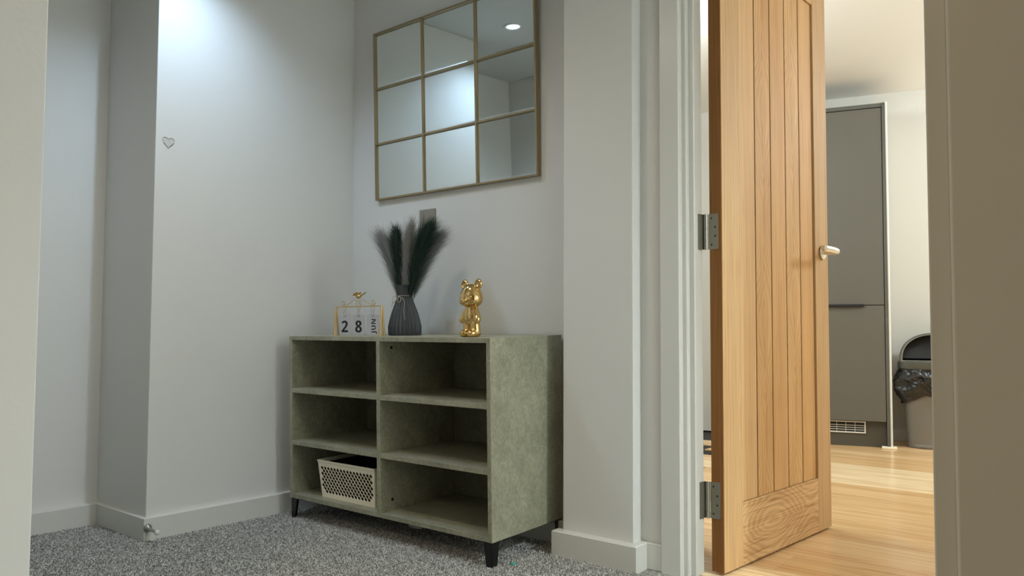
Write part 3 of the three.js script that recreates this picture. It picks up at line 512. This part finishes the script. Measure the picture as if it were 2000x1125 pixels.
// ---------------------------------------------------------------- kitchen: tall cupboard
{
  const t = thing('tall_cupboard', 'tall grey kitchen cupboard with black bar handle and white vent', 'cupboard', [-1.507, 0, -5.132]); t.rotation.y = R(15.7);
  const x0 = -0.29, x1 = 0.316;
  mesh('carcass', bx(x0, x1 - 0.001, 0.165, 2.172, -0.40, -0.021, 0.001), M.greyPanel, t);
  mesh('upper_door', bx(x0 + 0.002, x1 - 0.003, 0.896, 2.148, -0.0205, 0, 0.0015), M.greyFront, t);
  const low = mesh('lower_door', bx(x0 + 0.002, x1 - 0.003, 0.163, 0.891, -0.0205, 0, 0.0015), M.greyFront, t);
  mesh('handle', bx(-0.18, 0.195, 0.884, 0.9, -0.001, 0.021, 0.0025), M.blackMatt, low);
  mesh('top_filler', bx(x0, x1, 2.155, 2.18, -0.38, -0.002, 0.001), M.greyPanel, t);
  mesh('end_panel', bx(x1, x1 + 0.0185, 0.018, 2.18, -0.41, 0.004, 0.001), M.greyPanel, t);
  mesh('plinth', bx(x0, x1 - 0.002, 0.0005, 0.158, -0.06, -0.042, 0.001), M.plinth, t);
  // vent grille in the plinth: frame, slats and uprights
  const v = mesh('vent_grille', [bx(-0.2, 0.196, 0.082, 0.09, -0.043, -0.034, 0.001), bx(-0.2, 0.196, 0.15, 0.157, -0.043, -0.034, 0.001), bx(0.188, 0.196, 0.09, 0.15, -0.043, -0.034, 0.001), bx(-0.2, -0.192, 0.09, 0.15, -0.043, -0.034, 0.001)], M.white, t);
  mesh('vent_backing', bx(-0.196, 0.192, 0.086, 0.154, -0.0428, -0.0412, 0.0005), M.blackMatt, v);
  for (const y of [0.1025, 0.1165, 0.1305]) mesh('slat', bx(-0.192, 0.188, y - 0.0018, y + 0.0018, -0.041, -0.0365, 0.0006), M.white, v);
  for (let k = 0; k < 6; k++) mesh('upright', bx(-0.135 + k * 0.0535, -0.1325 + k * 0.0535, 0.09, 0.15, -0.0405, -0.037, 0.0006), M.white, v);
}
{
  const w = tag(mesh('edge_strip', bx(0, 0.013, 0.012, 2.185, -0.395, -0.004, 0.001), M.white), 'narrow white upright strip along the side of the tall cupboard', 'trim strip');
  w.applyMatrix4(new THREE.Matrix4().makeRotationY(R(15.7)).setPosition(-1.507, 0, -5.132).multiply(new THREE.Matrix4().makeTranslation(0.335, 0, 0)));
  const f = tag(mesh('floor_block', bx(-0.03, 0.055, 0, 0.012, -0.03, 0.02, 0.003), M.cream), 'small cream block on the floor at the foot of the cupboard', 'block');
  f.applyMatrix4(new THREE.Matrix4().makeRotationY(R(15.7)).setPosition(-1.507, 0, -5.132).multiply(new THREE.Matrix4().makeTranslation(0.315, 0, 0)));
}
// ---------------------------------------------------------------- kitchen: swing bin and its bag
{
  const C = [-0.985, 0, -5.47], BT = R(12);
  const t = thing('swing_bin', 'grey kitchen bin with a domed open lid', 'bin', C); t.rotation.y = BT;
  const sq = (a, p = 3.2) => { const c = Math.cos(a), s = Math.sin(a), k = Math.pow(Math.abs(c) ** p + Math.abs(s) ** p, -1 / p); return [c * k, s * k]; };   // rounded square
  const shell = (rows, n = 64) => { const pos = [], idx = []; for (const [r, rz, y] of rows) for (let i = 0; i <= n; i++) { const [c, s] = sq(i / n * 2 * Math.PI); pos.push(c * r, y, s * rz); }
    for (let j = 0; j < rows.length - 1; j++) for (let i = 0; i < n; i++) { const p = j * (n + 1) + i, q = p + n + 1; idx.push(p, q, p + 1, p + 1, q, q + 1); }
    const g = new THREE.BufferGeometry(); g.setAttribute('position', new THREE.Float32BufferAttribute(pos, 3)); g.setIndex(idx); return toCreasedNormals(uvBox(g), 0.7); };
  mesh('body', shell([[0.001, 0.001, 0.001], [0.148, 0.118, 0.001], [0.152, 0.122, 0.006], [0.152, 0.122, 0.02], [0.149, 0.119, 0.024], [0.188, 0.15, 0.5], [0.184, 0.146, 0.5], [0.146, 0.116, 0.03], [0.001, 0.001, 0.02]]), M.bin, t);
  mesh('collar', shell([[0.19, 0.152, 0.494], [0.2, 0.162, 0.494], [0.203, 0.165, 0.498], [0.203, 0.165, 0.538], [0.198, 0.16, 0.543], [0.17, 0.132, 0.545], [0.17, 0.132, 0.536], [0.19, 0.152, 0.53], [0.19, 0.152, 0.494]]), M.binLid, t);
  // domed hood: half-round front and back walls joined over the top, with a swing flap opening in front
  const arch = (r, h, z0, z1, inner) => { const s = new THREE.Shape(), N = 40; const pt = (rx, hy, a) => [Math.cos(a) * rx, Math.pow(Math.sin(a), 0.8) * hy]; for (let i = 0; i <= N; i++) { const [x, y] = pt(r, h, Math.PI * i / N); i ? s.lineTo(x, y) : s.moveTo(x, y); }
    if (inner) { const p = new THREE.Path(); for (let i = N; i >= 0; i--) { const [x, y] = pt(r - inner, h - inner, Math.PI * i / N); i === N ? p.moveTo(x, y + 0.006) : p.lineTo(x, y + 0.006); } p.closePath(); s.holes.push(p); }
    return new THREE.ExtrudeGeometry(s, { depth: z1 - z0, bevelEnabled: !!inner, bevelSize: 0.0018, bevelThickness: 0.0018, bevelSegments: 2, curveSegments: 4 }).translate(0, 0.54, z0); };
  mesh('hood', arch(0.19, 0.178, -0.12, 0.118, 0.012), M.binLid, t);
  mesh('hood_back', arch(0.178, 0.166, -0.122, -0.117, 0), M.blackMatt, t);
  mesh('hood_rim', arch(0.182, 0.1705, 0.12, 0.1225, 0.0075), M.bin, t);
  mesh('flap', arch(0.174, 0.162, 0.07, 0.074, 0).translate(0, -0.54, 0).rotateX(R(-14)).translate(0, 0.542, 0.02), M.blackMatt, t);
  // liner: folded black plastic hanging over the rim
  const l = thing('bin_liner', 'crinkled black plastic bag hanging over the rim of the bin', 'bin bag', C); l.rotation.y = BT;
  const pos = [], idx = [], n = 220, m = 22;
  for (let j = 0; j <= m; j++) for (let i = 0; i <= n; i++) { const f = j / m, a = i / n * 2 * Math.PI, [c, s] = sq(a);
    const u = i / n, cr = Math.abs(fbm(u + f * 0.05, f * 0.35 + 0.1, 18, 12, 3, 1) - 0.5) * 2, c2 = Math.abs(fbm(u + f * 0.12, f * 0.4, 34, 14, 2, 3) - 0.5) * 2, low = fbm(u, 0.3, 7, 5, 2, 5);
    const bulge = Math.sin(Math.PI * Math.min(1, f * 1.05)) * 0.04 + f * 0.006;
    const r = 0.196 - f * 0.012 + bulge * (0.6 + low * 0.9) - cr * 0.040 * Math.sin(Math.PI * (0.12 + 0.8 * f)) - c2 * 0.02;
    const y = 0.496 - f * (0.15 + 0.11 * low) + 0.006 * c2; const g0 = Math.max(r, 0.149 + 0.039 * (y - 0.024) / 0.476 + 0.005); pos.push(c * g0, y, s * (g0 - 0.034)); }
  for (let j = 0; j < m; j++) for (let i = 0; i < n; i++) { const p = j * (n + 1) + i, q = p + n + 1; idx.push(p, p + 1, q, p + 1, q + 1, q); }
  const g = new THREE.BufferGeometry(); g.setAttribute('position', new THREE.Float32BufferAttribute(pos, 3)); g.setIndex(idx); g.computeVertexNormals(); g.setAttribute('uv', new THREE.BufferAttribute(new Float32Array(pos.length / 3 * 2), 2));
  mesh('bag', g, M.liner, l);
}

// ---------------------------------------------------------------- carpet pile
{
  const N = 150000, g = new THREE.IcosahedronGeometry(1, 0), pile = finish(new THREE.InstancedMesh(g, tuftMat, N));
  pile.name = 'carpet_pile'; pile.userData.kind = 'stuff'; tag(pile, 'short grey speckled twist pile of the hall carpet', 'carpet');
  const m = new THREE.Matrix4(), q = new THREE.Quaternion(), e = new THREE.Euler(), c = new THREE.Color(); let k = 0;
  while (k < N) {
    const x = rr(-3.0, -1.02), z = rr(-2.13, -0.55);
    if (x < -2.604 && z < -1.262) continue; if (x > -1.458 && z < -2.02) continue; if (x < -2.97) continue;
    const sh = Math.pow(rnd(), 1.3), l = 0.18 + 0.42 * sh + (rnd() > 0.93 ? 0.15 : 0);
    e.set(rr(-0.8, 0.8), rr(0, 6.28), rr(-0.8, 0.8)); q.setFromEuler(e);
    m.compose(new THREE.Vector3(x, rr(-0.001, 0.003), z), q, new THREE.Vector3(rr(0.0016, 0.0026), rr(0.003, 0.0055), rr(0.0016, 0.0026))); pile.setMatrixAt(k, m);
    pile.setColorAt(k, c.setRGB(l, l * 0.98, l * 0.92)); k++;
  }
  scene.add(pile);
}

renderer.render(scene, camera);
